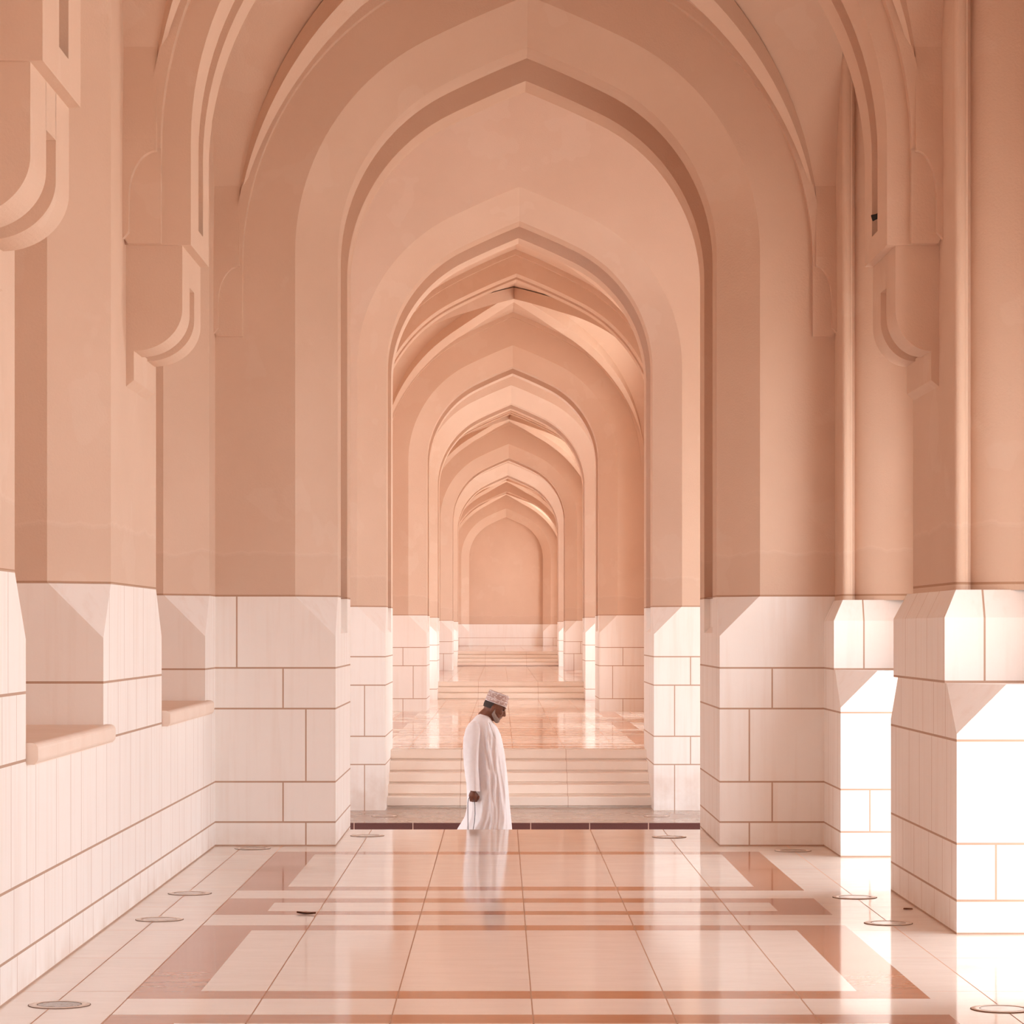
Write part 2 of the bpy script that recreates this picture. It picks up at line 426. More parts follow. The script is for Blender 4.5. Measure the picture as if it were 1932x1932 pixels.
# ------------------------------------------------------------------ right arcade
def pillar(yc, label, zb=0.0, L=2.68, respond=False, group='stone based pillars of the arcade'):
    root = empty('pillar', (PR+.6, yc, zb)); tag(root, label, 'pillar', group)
    y0, y1 = yc-L/2, yc+L/2
    if respond: y1 = yc+L/2
    x0, x1 = PR, 3.50
    zl = 1.358
    zc, c = zl-.27, .27
    mb = MB()
    # lower block with broached corners
    mb.face([(x0,y0,zb), (x0,y1,zb), (x0,y1,zc), (x0,y1-.33,zl), (x0,y0+.36,zl), (x0,y0,zc)])
    mb.face([(x0,y0,zb), (x1,y0,zb), (x1,y0,zl), (x0+c,y0,zl), (x0,y0,zc)])
    mb.face([(x0,y1,zb), (x1,y1,zb), (x1,y1,zl), (x0+c,y1,zl), (x0,y1,zc)])
    mb.face([(x0,y0,zc), (x0,y0+.36,zl), (x0+c,y0,zl)])
    mb.face([(x0,y1,zc), (x0,y1-.33,zl), (x0+c,y1,zl)])
    mb.face([(x0,y0+.36,zl), (x0,y1-.33,zl), (x0+c,y1,zl), (x1,y1,zl), (x1,y0,zl), (x0+c,y0,zl)])
    mb.face([(x1,y0,zb), (x1,y1,zb), (x1,y1,zl), (x1,y0,zl)])
    part(mb, 'base_block', M_ST, root)
    # upper block with weathered shoulder
    mb = MB(); q0, q1 = y0+.43, y1-.13
    zv, zt, ins = 1.724, 1.880, .075
    A = [(x0,q0), (x1,q0), (x1,q1), (x0,q1)]; B = [(x0+ins,q0+ins), (x1,q0+ins), (x1,q1-ins), (x0+ins,q1-ins)]
    for i in range(4):
        j = (i+1) % 4
        mb.face([(*A[i], zl), (*A[j], zl), (*A[j], zv), (*A[i], zv)])
        mb.face([(*A[i], zv), (*A[j], zv), (*B[j], zt), (*B[i], zt)])
    mb.face([(*b, zt) for b in B])
    part(mb, 'shoulder_block', M_ST, root)
    # plaster shaft: flat inner face, roll at the arris, rounded front
    s0, s1 = q0+ins+.10, q1-ins-.215
    mb = MB()
    XS = WR
    P = [(XS, s1), (XS, s0+.02)]
    P += [(XS+.034-.034*math.cos(t), s0+.02-.034*math.sin(t)) for t in [math.radians(150*i/10) for i in range(1, 11)]]
    xr0 = P[-1][0]+.012; R = .52
    P += [(xr0, s0+.005)]
    P += [(xr0+.01+R-R*math.cos(t), s0+.16-R*.62*math.sin(t)) for t in [math.radians(15+75*i/18) for i in range(19)]]
    P += [(x1-.1, P[-1][1]), (x1-.1, s1)]
    rows = [[(x, y, 1.878) for x, y in P], [(x, y, 6.9) for x, y in P]]
    mb.grid(rows, smooth=False, close=True)
    o = part(mb, 'shaft', M_PL, root)
    for p in o.data.polygons:
        p.use_smooth = False
    return root

def arcade(piers, Ya, Yb, label, z0=4.2, inset=.62, outer=None):
    """plaster wall with pointed openings over the right-hand pillars; the lower, narrower outer layer is added to block sun and sky"""
    root = empty('wall_right', (WR, Ya, 1.88)); root['kind'] = 'structure'; tag(root, label, 'wall')
    mb = MB()
    for i in range(len(piers)-1):
        yc, h = (piers[i]+piers[i+1])/2, (piers[i+1]-piers[i])/2
        a = h - inset
        A = dict(a=a, zs=5.3 if outer else 4.55, R1=a*1.03, th=64)
        sweep(mb, A, [(0,0), (.53 if outer else 1.3,0)], lambda u, z, d, yc=yc: (WR+.02+d, yc+u, z), z0, (h, h), ZT)
    part(mb, 'spandrel', M_PL, root)
    if outer:  # unseen outer layer added to block sun and dim the upper walls
        mb = MB()
        for i in range(len(piers)-1):
            yc, h = (piers[i]+piers[i+1])/2, (piers[i+1]-piers[i])/2
            a = h - 1.36
            A = dict(a=a, zs=outer, R1=a*1.03, th=64)
            sweep(mb, A, [(0,0), (.36,0)], lambda u, z, d, yc=yc: (3.16+d, yc+u, z), 0, (h, h), ZT)
        part(mb, 'outer_light_block', M_PL, root)

def light_block_wall(x, d, yc, half, a, zs, zb, label, name):
    """unseen end wall with an arched gap, added to limit light in a cross passage"""
    mb = MB()
    A = dict(a=a, zs=zs, R1=a*1.03, th=64)
    sweep(mb, A, [(0,0), (d,0)], lambda u, z, dd: (x+dd, yc+u, z), zb, (half, half), ZT)
    o = mb.build(name, M_PL); o['kind'] = 'structure'; tag(o, label, 'wall')

# ------------------------------------------------------------------ floors
def floor(Ya, Yb, z, Yp, name, label, x0=WL, x1=2.9, plate=None, mats=None, plim=None, zb=None):
    xs = sorted({x0, -1.973-.003, -1.973+.003, -1.68, -1.373, 1.63, 1.927, 2.19, 2.196, 2.50, x1} |
                {v for k in range(-3, 3) for v in (.137+.604*k-.003, .137+.604*k+.003)})
    xs = [x for x in xs if x0 <= x <= x1]
    ys = {Ya, Yb}
    m = int((Yb-Ya)/5.44)+3
    for k in range(-m, m+1):
        for o in (0, .28, .815, 1.04, 1.09, 1.64, 1.92, 4.62, 4.90):
            y = Yp - o - 5.44*k
            if Ya < y < Yb: ys.add(y)
    jy = []
    y = Yb-1.34
    while y > Ya: jy.append(y); y -= 1.36
    for y in jy:
        ys |= {y-.004, y+.004}
    ys = sorted(v for v in ys if Ya <= v <= Yb)
    lim = plim if plim else 1e9
    def cell(x, y):
        if any(abs(x-(.137+.604*k)) < .004 for k in range(-3, 3)): return 2
        if abs(x+1.973) < .004 or abs(x-2.193) < .004: return 2
        if not (-1.68 < x < 1.927) or y > lim:
            return 2 if any(abs(y-j) < .005 for j in jy) else 0
        t = (Yp-y) % 5.44
        inner = -1.373 < x < 1.63
        if t < 1.04: return 0 if (inner and .28 < t < .815) else 1
        if t < 1.09: return 0
        if t < 1.64: return 0
        if t < 1.92: return 1
        if t < 4.62: return 0 if inner else 1
        if t < 4.90: return 1
        return 0
    mb = MB(); n = len(xs)
    mb.v = [(x, y, z) for y in ys for x in xs]
    for j in range(len(ys)-1):
        for i in range(n-1):
            mb.f.append([j*n+i, j*n+i+1, (j+1)*n+i+1, (j+1)*n+i]); mb.sm.append(False)
            mb.mi.append(cell((xs[i]+xs[i+1])/2, (ys[j]+ys[j+1])/2))
    if zb is not None:
        mb.face([(x0, Yb, z), (x1, Yb, z), (x1, Yb, zb), (x0, Yb, zb)], 0)
    o = mb.build(name, mats or [M_FL, M_FB, M_FJ], recalc=False)
    o['kind'] = 'structure'; tag(o, label, 'floor')
    return o

def slab(name, label, cat, mat, x0, x1, y0, y1, z0, z1, kind='structure'):
    mb = MB(); mb.box(x0, x1, y0, y1, z0, z1); o = mb.build(name, mat)
    if kind: o['kind'] = kind
    return tag(o, label, cat)

# ================================================================== BUILD
YA, YB, YC, YD, YE, YF, YG = 22.35, 31.97, 49.7, 57.8, 76.0, 84.5, 116.0
ZL, Z2, Z3, Z4, ZR = -.32, .28, .62, 1.04, -.60

arch_near = archway(YA, 'nearest pointed plaster archway on stone piers, framing the walking man', ZR, xl=WL, xr=4.0)
archway(YB, 'second pointed archway, rising from the stone piers beside the nearest stairs', ZL)
archway(YC, 'third pointed archway, on the patterned landing above the nearest stairs', Z2)
archway(YD, 'fourth pointed archway, with a bright sunlit chamfer, at the foot of the middle stairs', Z2)
archway(YE, 'fifth pointed archway, on the landing above the middle stairs', Z3)
archway(YF, 'sixth pointed archway, small and narrow at the foot of the farthest stairs', Z3)
archway(YG, 'smallest farthest pointed arch, blind, closed by the plain end wall', Z4, blind=True)

r = rib_arch(17.0, 'pointed rib arch on hooked slotted corbels in front of the nearest archway'); springers(17.0, r)
r = rib_arch(11.5, 'rib arch cut by the frame edge, only its hooked corbel at upper left showing'); springers(11.5, r)
for y, l in ((41.5, 'slender vault rib arch seen through the second archway'),
             (67.5, 'slender vault rib arch seen through the fourth archway'),
             (96.5, 'tiny vault rib arch seen through the sixth archway'),
             (106.2, 'tiniest vault rib arch just before the blind end arch')):
    rib_arch(y, l)
springers(YA, arch_near)

vault(18.04, YA, 'ribbed cross vault in front of the nearest archway')
vault(12.54, 17.0, 'ribbed cross vault over the nearest part of the corridor')
vault(5.0, 11.5, 'ribbed cross vault overhead behind the frame edge')
vault(YB+TH, 41.5, 'ribbed vault behind the second archway')
vault(42.54, YC, 'ribbed vault before the third archway')
vault(YD+TH, 67.5, 'ribbed vault behind the fourth archway')
vault(68.54, YE, 'ribbed vault before the fifth archway')
vault(YF+TH, 96.5, 'ribbed vault behind the sixth archway')
vault(97.54, 106.2, 'ribbed vault in the far bay')
vault(107.24, YG, 'ribbed vault before the blind end arch')
for a, b in ((-13.4, YG+2),):
    slab('sky_block', 'flat slab added above the vaults to block sky light', 'sky_block', M_PL, -5.3, 5.5, a, b, ZT, ZT+.3)  # unseen slab added to stop sky light leaking in from above


left_wall(-13.0, YA, [(2.55, 5.16), (7.99, 10.61), (13.44, 16.06), (18.82, 21.59)], label='left corridor wall of pale stone courses and plaster with deep alcoves')
left_wall(YB+TH, YC, [], zb=Z2, label='left corridor wall behind the second archway')
left_wall(YD+TH, YE, [], zb=Z3, label='left corridor wall behind the fourth archway')
left_wall(YF+TH, YG, [], zb=Z4, label='left corridor wall behind the sixth archway')

# sills of the alcoves
def sill(y0, y1, label):
    mb = MB()
    xf, xb, zt, zb_, r = WL+.055, WL-.98, 1.132, 1.032, .03
    prof = [(xb, zb_), (xf-r*.5, zb_)] + [(xf-r+r*math.cos(t), zb_+r+r*math.sin(t)) for t in [math.radians(-60+60*i/4) for i in range(5)]] + \
           [(xf-r+r*math.cos(t), zt-r+r*math.sin(t)) for t in [math.radians(90*i/5) for i in range(6)]] + [(xb, zt)]
    mb.prism(prof, lambda a, b, d: (a, d, b), y0, y1)
    o = mb.build('window_sill', M_SILL); tag(o, label, 'sill', 'stone sills of the left wall alcoves')
sill(18.83, 21.72, 'bullnosed stone sill of the small alcove beside the nearest archway')
sill(13.45, 16.16, 'larger bullnosed stone sill of the alcove nearest the left frame edge')

pillar(17.18, 'tall free-standing pillar at the right frame edge, sunlit white base and sloped shoulder')
pillar(22.59, 'pillar against the nearest archway, half hidden behind the big right-hand pillar')
for y in (11.73, 6.28, .83, -4.62, -10.07):
    pillar(y, 'pillar of the arcade outside the frame, nearer the viewer')
arcade([-15.52, -10.07, -4.62, .83, 6.28, 11.73, 17.18, 22.6], -13, YA, 'right arcade wall above the pillars', outer=2.8)
for yc, half, a, zs, zb, w_ in ((28.2, 3.8, 2.45, 1.9, ZR, 'the cross passage'), (54.8, 3.1, 2.4, 2.4, Z2, 'the second cross passage'), (81.3, 3.3, 2.4, 2.5, Z3, 'the third cross passage')):  # unseen end walls added to limit the light entering each passage
    light_block_wall(4.6, .7, yc, half, a, zs, zb, 'unseen arched wall added to cut light at the right end of '+w_, 'light_block_right')
    light_block_wall(-4.4, -.7, yc, half, a*.55, zs*.5, zb, 'unseen arched wall added to cut light at the left end of '+w_, 'light_block_left')
slab('back_light_block', 'unseen plaster wall added behind the viewer to darken the corridor', 'wall', M_PL, -3.4, 4.0, -13.4, -13, 0, ZT)  # added wall, keeps out light from behind the camera
vault(-13, 5.0, 'vault over the corridor behind the viewer')
arcade([33.4, 38.9, 44.4, 49.9], YB, YC, 'right arcade wall behind the second archway', z0=Z2, inset=1.2)
arcade([59.2, 64.9, 70.5, 76.2], YD, YE, 'right arcade wall behind the fourth archway', z0=Z3, inset=1.2)
arcade([85.8, 91.8, 97.9, 104, 110, 116.2], YF, YG, 'right arcade wall behind the sixth archway', z0=Z4, inset=1.2)

# ---- ground
floor(-13, 24.2, 0, 17.97, 'floor', 'polished cream marble corridor floor with brown bands', x1=4.0, plim=22.3, zb=ZR)
floor(33.86, 58.55, Z2, 45.44, 'floor', 'polished marble landing above the nearest stairs', x1=4.0)
floor(59.15, 85.15, Z3, 68.0, 'floor', 'polished marble landing above the middle stairs', x1=4.0)
floor(86.26, YG+1.5, Z4, 100.0, 'floor', 'polished marble landing before the end wall', x1=4.0)
slab('floor', 'grey marble pavement at the foot of the nearest stairs', 'floor', M_PAVE, -14, 14, 29.88, 33.9, ZL-.3, ZL)
slab('road', 'paved passage the man walks along', 'road', M_ROAD, -40, 60, 24.2, 29.9, ZR-.3, ZR)
slab('ground', 'bright sunlit courtyard paving outside the arcade', 'ground', M_OUT, 4.0, 70, -50, 24.2, -.4, -.025)
slab('ground', 'bright courtyard paving beyond the passage', 'ground', M_OUT, 4.0, 70, 33.9, 150, -.7, -.33)
slab('wall_end', 'plain plaster end wall inside the farthest arch', 'wall', M_PL, -4.5, 4.6, YG+.6, YG+.9, ZS, ZT)
slab('wall_end_base', 'stone base of the end wall', 'wall', M_ST, -4.5, 4.6, YG+.56, YG+.9, Z4, ZS)
slab('kerb', 'dark maroon granite kerb strip behind the walking man', 'kerb', M_KERB, -14, 14, 29.85, 29.88, ZR, ZL+.001, kind=None)

def stairs(y0, tread, z0, rise, n, yend, label):
    root = empty('staircase', (XC, y0, z0)); tag(root, label, 'stairs', 'broad stone stairs between the archways')
    for i in range(n):
        mb = MB()
        a, zb_, zt = y0+tread*i, z0+rise*i, z0+rise*(i+1)
        r = .012; rc = min(.018, rise*.18)
        prof = [(a+.03, zb_), (a+.03, zb_+rc), (a, zb_+rc+.004)] + [(a+r-r*math.cos(t), zt-r+r*math.sin(t)) for t in [math.radians(90*k/4) for k in range(5)]] + [(yend, zt), (yend, zb_)]
        mb.prism(prof, lambda p, q, d: (d, p, q), XC-1.472, XC+1.472)
        part(mb, 'step', M_STEP, root)
stairs(32.50, .265, ZL, .12, 5, 33.90, 'nearest flight of five broad steps behind the walking man')
stairs(58.35, .30, Z2, (Z3-Z2)/3, 3, 59.20, 'middle flight of three steps at the fourth archway')
stairs(84.95, .37, Z3, (Z4-Z3)/4, 4, 86.30, 'farthest flight of four steps leading to the end wall')

# ---- recessed floor uplights
def uplight(x, y, z, label, lens=None):
    root = empty('floor_uplight', (x, y, z)); tag(root, label, 'light', 'round lights set in the floor')
    def ring(rads, hs, mat, nm, cap=False):
        mb = MB(); rows = []
        for r_, h in zip(rads, hs): rows.append([(x+r_*math.cos(t), y+r_*math.sin(t), z+h) for t in [2*math.pi*k/48 for k in range(48)]])
        mb.grid(rows, close=True)
        if cap: mb.face(rows[-1])
        return part(mb, nm, mat, root)
    ring((.1375, .1375, .134), (.0, .0022, .0025), M_DARK, 'gasket')
    ring((.1345, .1335, .098, .097), (.0015, .0035, .0035, .001), M_METAL, 'rim')
    ring((.098, .001), (.0030, .0032), lens or M_LENS, 'lens')
    ring((.0985, .0985, .096, .096), (.002, .0038, .0038, .002), M_DARK, 'seal')
for x, y, z, l, ln in (
    (-1.946, 12.85, 0, 'dark-lensed round floor light nearest the viewer, by the left wall', M_LENSD),
    (-1.95, 16.65, 0, 'round floor light by the left wall, below the larger sill', None),
    (-1.953, 18.30, 0, 'round floor light by the left wall, between the two alcoves', None),
    (-1.88, 22.08, 0, 'round floor light against the foot of the left pier of the nearest archway', None),
    (2.185, 12.71, 0, 'round floor light in the sunlit floor at the right frame edge', None),
    (2.185, 16.44, 0, 'dark-rimmed round floor light beside the big right-hand pillar base', None),
    (2.19, 18.04, 0, 'pale round floor light just behind the dark-rimmed one beside the right pillar', None),
    (2.19, 21.85, 0, 'round floor light against the foot of the right pier of the nearest archway', None),
    (-1.074, 23.45, 0, 'round floor light at the platform edge, inside the left pier of the archway', None),
    (1.345, 23.30, 0, 'round floor light at the platform edge, inside the right pier of the archway', None),
    (-1.24, 30.95, ZL, 'round light in the grey pavement left of the nearest stairs', None),
    (1.655, 30.95, ZL, 'round light in the grey pavement right of the nearest stairs', None)):
    uplight(x, y, z, l, ln)

# ---- litter on the floor
M_LEAF = mat_plain('dry_leaf', (0.13, 0.05, 0.025), (0.24, 0.10, 0.05), 60, .8)
mb = MB()
rows = []
for i in range(9):
    t = i/8; w = .016*math.sin(math.pi*min(1, t*1.05+.04))+.002; x = -1.19+.115*t; z = .004+.005*(2*t-1)**2
    rows.append([(x, 16.99-.05*t-w, z+.006), (x, 16.99-.05*t, z), (x, 16.99-.05*t+w, z+.007)])
mb.grid(rows); mb.grid([[(p[0], p[1], p[2]-.003) for p in r] for r in rows])
o = mb.build('dry_leaf', M_LEAF); tag(o, 'curled dry brown leaf lying on the floor left of centre', 'leaf')
mb = MB(); mb.prism([(2.385, .0005), (2.44, .0005), (2.438, .006), (2.388, .007)], lambda a, b, d: (a, d, b), 17.26, 17.285)
o = mb.build('wood_chip', M_LEAF); tag(o, 'tiny brown chip on the floor beside the right pillar base', 'litter')

# ================================================================== the man
XM, YM = -.12, 26.5
SC = YM/F
def PX(px, py): return ((px-VX)*SC - XM, CH + (VY-py)*SC - ZR)      # local x, local z
M_SKIN = mat_plain('brown_skin', (0.15, 0.052, 0.029), (0.20, 0.075, 0.042), 40, .5, .4)
M_ROBE = mat_plain('white_cotton', (0.81, 0.80, 0.84), (0.85, 0.84, 0.88), 30, .85, .15, .1, 300)
M_HAIR = mat_plain('dark_grey_hair', (0.03, 0.022, 0.02), (0.08, 0.06, 0.055), 200, .8)
M_BEARD = mat_plain('grey_beard', (0.20, 0.145, 0.125), (0.40, 0.32, 0.285), 160, .85, .2, .6, 200)
M_EYE = mat_plain('eye_dark', (0.012, 0.008, 0.007), (0.02, 0.014, 0.012), 50, .25)
M_LIP = mat_plain('lip_skin', (0.16, 0.05, 0.04), (0.19, 0.06, 0.05), 50, .5)
M_SHOE = mat_plain('leather_sandal', (0.05, 0.028, 0.018), (0.08, 0.045, 0.028), 50, .6)
M_TASS = mat_plain('tassel_cord', (0.60, 0.53, 0.53), (0.66, 0.59, 0.59), 90, .8)
M_CORD = mat_plain('dark_cord', (0.045, 0.04, 0.05), (0.07, 0.06, 0.075), 90, .7)
def mat_cap():
    k = NT('embroidered_cap')
    tc = k.n('TexCoord').outputs['Object']
    vo = k.n('TexVoronoi'); vo.inputs['Scale'].default_value = 60; k.link(tc, vo.inputs['Vector'])
    f = k.rng(vo.outputs['Distance'], .32, .5)
    c = k.mix(k.math('MULTIPLY', f, .75), (0.70, 0.60, 0.58), (0.40, 0.25, 0.22))
    k.base(c, .85, .15); return k.m
M_CAP = mat_cap()

def tube(mb, pts, rads, n=16, flat=None, caps=True, squash=None):
    """closed tapered tube through points"""
    pts = [Vector(p) for p in pts]; rows = []
    up = None
    for i, p in enumerate(pts):
        t = (pts[min(i+1, len(pts)-1)] - pts[max(i-1, 0)]).normalized()
        ref = Vector((0, 1, 0)) if abs(t.y) < .85 else Vector((1, 0, 0))
        a = t.cross(ref).normalized(); b = t.cross(a).normalized()
        r = rads[i] if isinstance(rads[i], tuple) else (rads[i], rads[i])
        rows.append([p + a*r[0]*math.cos(2*math.pi*k/n) + b*r[1]*math.sin(2*math.pi*k/n) for k in range(n)])
    mb.grid(rows, close=True)
    if caps:
        mb.face(rows[0][::-1], smooth=True); mb.face(rows[-1], smooth=True)
def ball(mb, c, r, M=None, n=16, m=10):
    rows = []
    for j in range(m+1):
        ph = math.pi*j/m
        row = []
        for k in range(n):
            th = 2*math.pi*k/n
            v = Vector((r[0]*math.sin(ph)*math.cos(th), r[1]*math.sin(ph)*math.sin(th), r[2]*math.cos(ph)))
            row.append(Vector(c) + (M @ v if M else v))
        rows.append(row)
    mb.grid(rows, close=True)
def capsule(mb, a, b, ra, rb, n=14):
    a, b = Vector(a), Vector(b); d = (b-a); L = d.length; d = d/L if L > 1e-6 else Vector((0,0,1))
    pts, rad = [], []
    for i in range(6):
        t = math.pi/2*i/5; pts.append(a - d*ra*math.cos(t)); rad.append(max(ra*math.sin(t), .0008))
    for i in range(6):
        t = math.pi/2*i/5; pts.append(b + d*rb*math.sin(t)); rad.append(max(rb*math.cos(t), .0008))
    tube(mb, pts, rad, n)

man = empty('person', (XM, YM, ZR)); man['label'] = 'man in long white robe and embroidered cap, walking with lowered head, holding a cord'; man['category'] = 'person'
def mpart(mb, name, mat, parent=None, remesh=None, smooth=0):
    o = mb.build(name, mat)
    if remesh:
        md = o.modifiers.new('r', 'REMESH'); md.mode = 'VOXEL'; md.voxel_size = remesh; md.use_smooth_shade = True
        if smooth:
            ms = o.modifiers.new('s', 'SMOOTH'); ms.iterations = smooth; ms.factor = .5
        dg = bpy.context.evaluated_depsgraph_get(); dg.update()
        me = bpy.data.meshes.new_from_object(o.evaluated_get(dg))
        o.modifiers.clear(); o.data = me
        for p in me.polygons: p.use_smooth = True
        if not me.materials: me.materials.append(mat)
    o.parent = parent or man
    return o

hx, hz = PX(934, 1333)
TILT = math.radians(20)
HM = Matrix.Rotation(TILT, 3, 'Y')
def H(x, y, z): return Vector((hx, 0, hz)) + HM @ Vector((x, y, z))

body = MB()
# head
ball(body, H(-.004, 0, .004), (.098, .076, .100), HM, 24, 16)
ball(body, H(.030, 0, -.058), (.064, .060, .072), HM, 20, 12)
capsule(body, H(.052, .018, -.108), H(.052, -.018, -.108), .026, .026)
capsule(body, H(.082, .032, .014), H(.082, -.032, .014), .016, .016)         # brow
capsule(body, H(.090, 0, -.002), H(.108, 0, -.046), .011, .014)              # nose
capsule(body, H(.096, .013, -.050), H(.096, -.013, -.050), .011, .011)
capsule(body, H(.078, .018, -.078), H(.078, -.018, -.078), .013, .013)       # lips mass
for s in (-1, 1):
    ball(body, H(.064, s*.040, -.032), (.026, .020, .022), HM)               # cheeks
    ball(body, H(-.012, s*.078, -.022), (.020, .008, .033), HM @ Matrix.Rotation(math.radians(8), 3, 'Y'))
# neck, torso, limbs
nx, nz = PX(914, 1352)
capsule(body, H(-.030, 0, -.05), (nx, 0, nz), .056, .062)
sx, sz = PX(908, 1378)
tube(body, [(nx-.005, 0, nz+.01), (nx-.01, 0, nz-.04), (sx, 0, sz), (sx+.005, 0, sz-.16), (sx+.02, 0, sz-.34), (sx+.02, 0, sz-.46), (sx+.02, 0, sz-.60)],
     [(.055, .06), (.085, .13), (.115, .175), (.120, .165), (.115, .150), (.125, .170), (.10, .15)], 24)
for s, kx, fx in ((-1, .10, .02), (1, -.02, -.16)):
    capsule(body, (sx+.02, s*.09, sz-.58), (sx+.03+kx, s*.09, .50), .085, .058)
    capsule(body, (sx+.03+kx, s*.09, .50), (sx+.03+fx+kx*.3, s*.085, .10), .056, .040)
    ax = sx+.03+fx+kx*.3
    capsule(body, (ax-.02, s*.085, .055), (ax+.13, s*.09, .040), .040, .032)
    capsule(body, (ax+.10, s*.09, .038), (ax+.20, s*.095, .030), .034, .022)
ex, ez = PX(888, 1440); wx, wz = PX(893.5, 1489)
capsule(body, (sx-.055, -.175, sz+.0), (ex, -.235, ez), .046, .040)
capsule(body, (ex, -.235, ez), (wx, -.240, wz), .040, .027)
capsule(body, (sx-.045, .175, sz+.0), (sx+.00, .235, ez), .046, .040)
capsule(body, (sx+.00, .235, ez), (sx+.05, .240, wz), .040, .027)
def hand(mb, x, y, z, s):
    """hanging, loosely closed hand; s=-1 for the camera side; thumb forward"""
    ball(mb, (x-.002, y, z-.045), (.040, .019, .048))
    capsule(mb, (x, y, z), (x-.002, y, z-.035), .027, .030)
    for i, (fx, L) in enumerate(((.027, .036), (.009, .040), (-.010, .037), (-.027, .030))):
        k = Vector((x+fx, y-s*.000, z-.076)); 
        a = k + Vector((.002, -s*.022, -L*.55)); b = a + Vector((0, -s*.026, L*.35)); c = b + Vector((0, s*.006, L*.45))
        capsule(mb, (x+fx*.9, y, z-.052), k, .0105, .0100, 10); capsule(mb, k, a, .0098, .0090, 10)
        capsule(mb, a, b, .0090, .0083, 10); capsule(mb, b, c, .0083, .0072, 10)
    t0 = Vector((x+.026, y-s*.008, z-.030)); t1 = t0 + Vector((.020, -s*.014, -.026)); t2 = t1 + Vector((-.006, -s*.014, -.024)); 
    capsule(mb, t0, t1, .0135, .0110, 10); capsule(mb, t1, t2, .0108, .0090, 10)
hand(body, wx, -.240, wz, -1); hand(body, sx+.05, .240, wz, 1)
mpart(body, 'body', M_SKIN, remesh=.005, smooth=3)

# face details
for s in (-1, 1):
    mb = MB(); ball(mb, H(.083, s*.031, -.004), (.010, .013, .0065), HM); mpart(mb, 'eye', M_EYE)
    mb = MB(); capsule(mb, H(.096, s*.014, .016), H(.076, s*.052, .017), .0055, .004); mpart(mb, 'eyebrow', M_HAIR)
mb = MB(); capsule(mb, H(.089, .017, -.081), H(.089, -.017, -.081), .0045, .0045); mpart(mb, 'mouth', M_LIP)
# hair behind the ears, beard
mb = MB()
rows = []
for j in range(9):
    z = .045 - .075*j/8; row = []
    for k in range(25):
        t = math.radians(97 + 166*k/24)
        rr = math.sqrt(max(.05, 1-(z/.11)**2))
        row.append(H(-.004+.101*rr*math.cos(t)-.002, .0795*rr*math.sin(t), z))
    rows.append(row)
mb.grid(rows); mb.grid([[H(0, 0, 0)*.06 + p*.94 for p in r] for r in rows])
mpart(mb, 'hair', M_HAIR)
mb = MB()
capsule(mb, H(.060, .024, -.112), H(.060, -.024, -.112), .026, .026)
for s in (-1, 1):
    capsule(mb, H(.056, s*.030, -.108), H(.012, s*.062, -.070), .023, .017)
    capsule(mb, H(.012, s*.063, -.068), H(.002, s*.074, -.012), .013, .006)
    capsule(mb, H(.091, s*.006, -.068), H(.076, s*.034, -.086), .007, .007)
mpart(mb, 'beard', M_BEARD, remesh=.004, smooth=2)

# cap
mb = MB(); rows = []
def caprow(r, z): return [H(r*1.0*math.cos(2*math.pi*k/40)-.004, r*.83*math.sin(2*math.pi*k/40), z) for k in range(40)]
for r, z in ((.0985, .030), (.1025, .029), (.1030, .034), (.1010, .064), (.1025, .066), (.1010, .069), (.0960, .118), (.0930, .127), (.086, .130), (.05, .127), (.001, .126)):
    rows.append(caprow(r, z))
mb.grid(rows, close=True)
capo = mpart(mb, 'cap', M_CAP)
mb = MB()
for z0_, r_ in ((.031, .1042), (.066, .1036), (.122, .0965)):
    mb.grid([caprow(r_, z0_-.002), caprow(r_+.0012, z0_), caprow(r_, z0_+.002)], close=True)
mpart(mb, 'cap_band', M_ROBE, capo)

# robe
LV = [(1349, 905, 924, .075), (1352, 901, 926.5, .105), (1356, 896, 928, .145), (1362, 890, 931, .180), (1370, 885, 936.5, .200), (1378, 882, 941, .205), (1386, 880, 944.5, .205),
      (1398, 878.5, 947.5, .200), (1412, 877.5, 950, .198), (1430, 877.5, 953, .198), (1452, 878.5, 956, .205), (1478, 880, 958.5, .215),
      (1505, 881, 960.5, .225), (1525, 880.5, 962.5, .235), (1540, 877.5, 964, .24), (1552, 871, 965, .245), (1565, 863, 966, .25), (1590, 856, 968, .26), (1615, 853, 970, .265), (1638, 851, 972, .27)]
FOLDS = [(1388, -.05, 1600, .30, .016), (1384, .12, 1470, .42, .012), (1392, .40, 1500, -.02, .011), (1420, .62, 1520, .22, .014), (1440, .55, 1610, .80, .016), (1500, .15, 1610, -.15, .013), (1490, .62, 1610, .52, .014), (1372, .30, 1440, .05, .009)]
mb = MB(); rows = []; N = 192
def lerp(a, b, t): return tuple(a[i]+(b[i]-a[i])*t for i in range(len(a)))
fine = []
for a, b in zip(LV, LV[1:]):
    m = max(2, int((b[0]-a[0])/4))
    for i in range(m): fine.append(lerp(a, b, i/m))
fine.append(LV[-1])
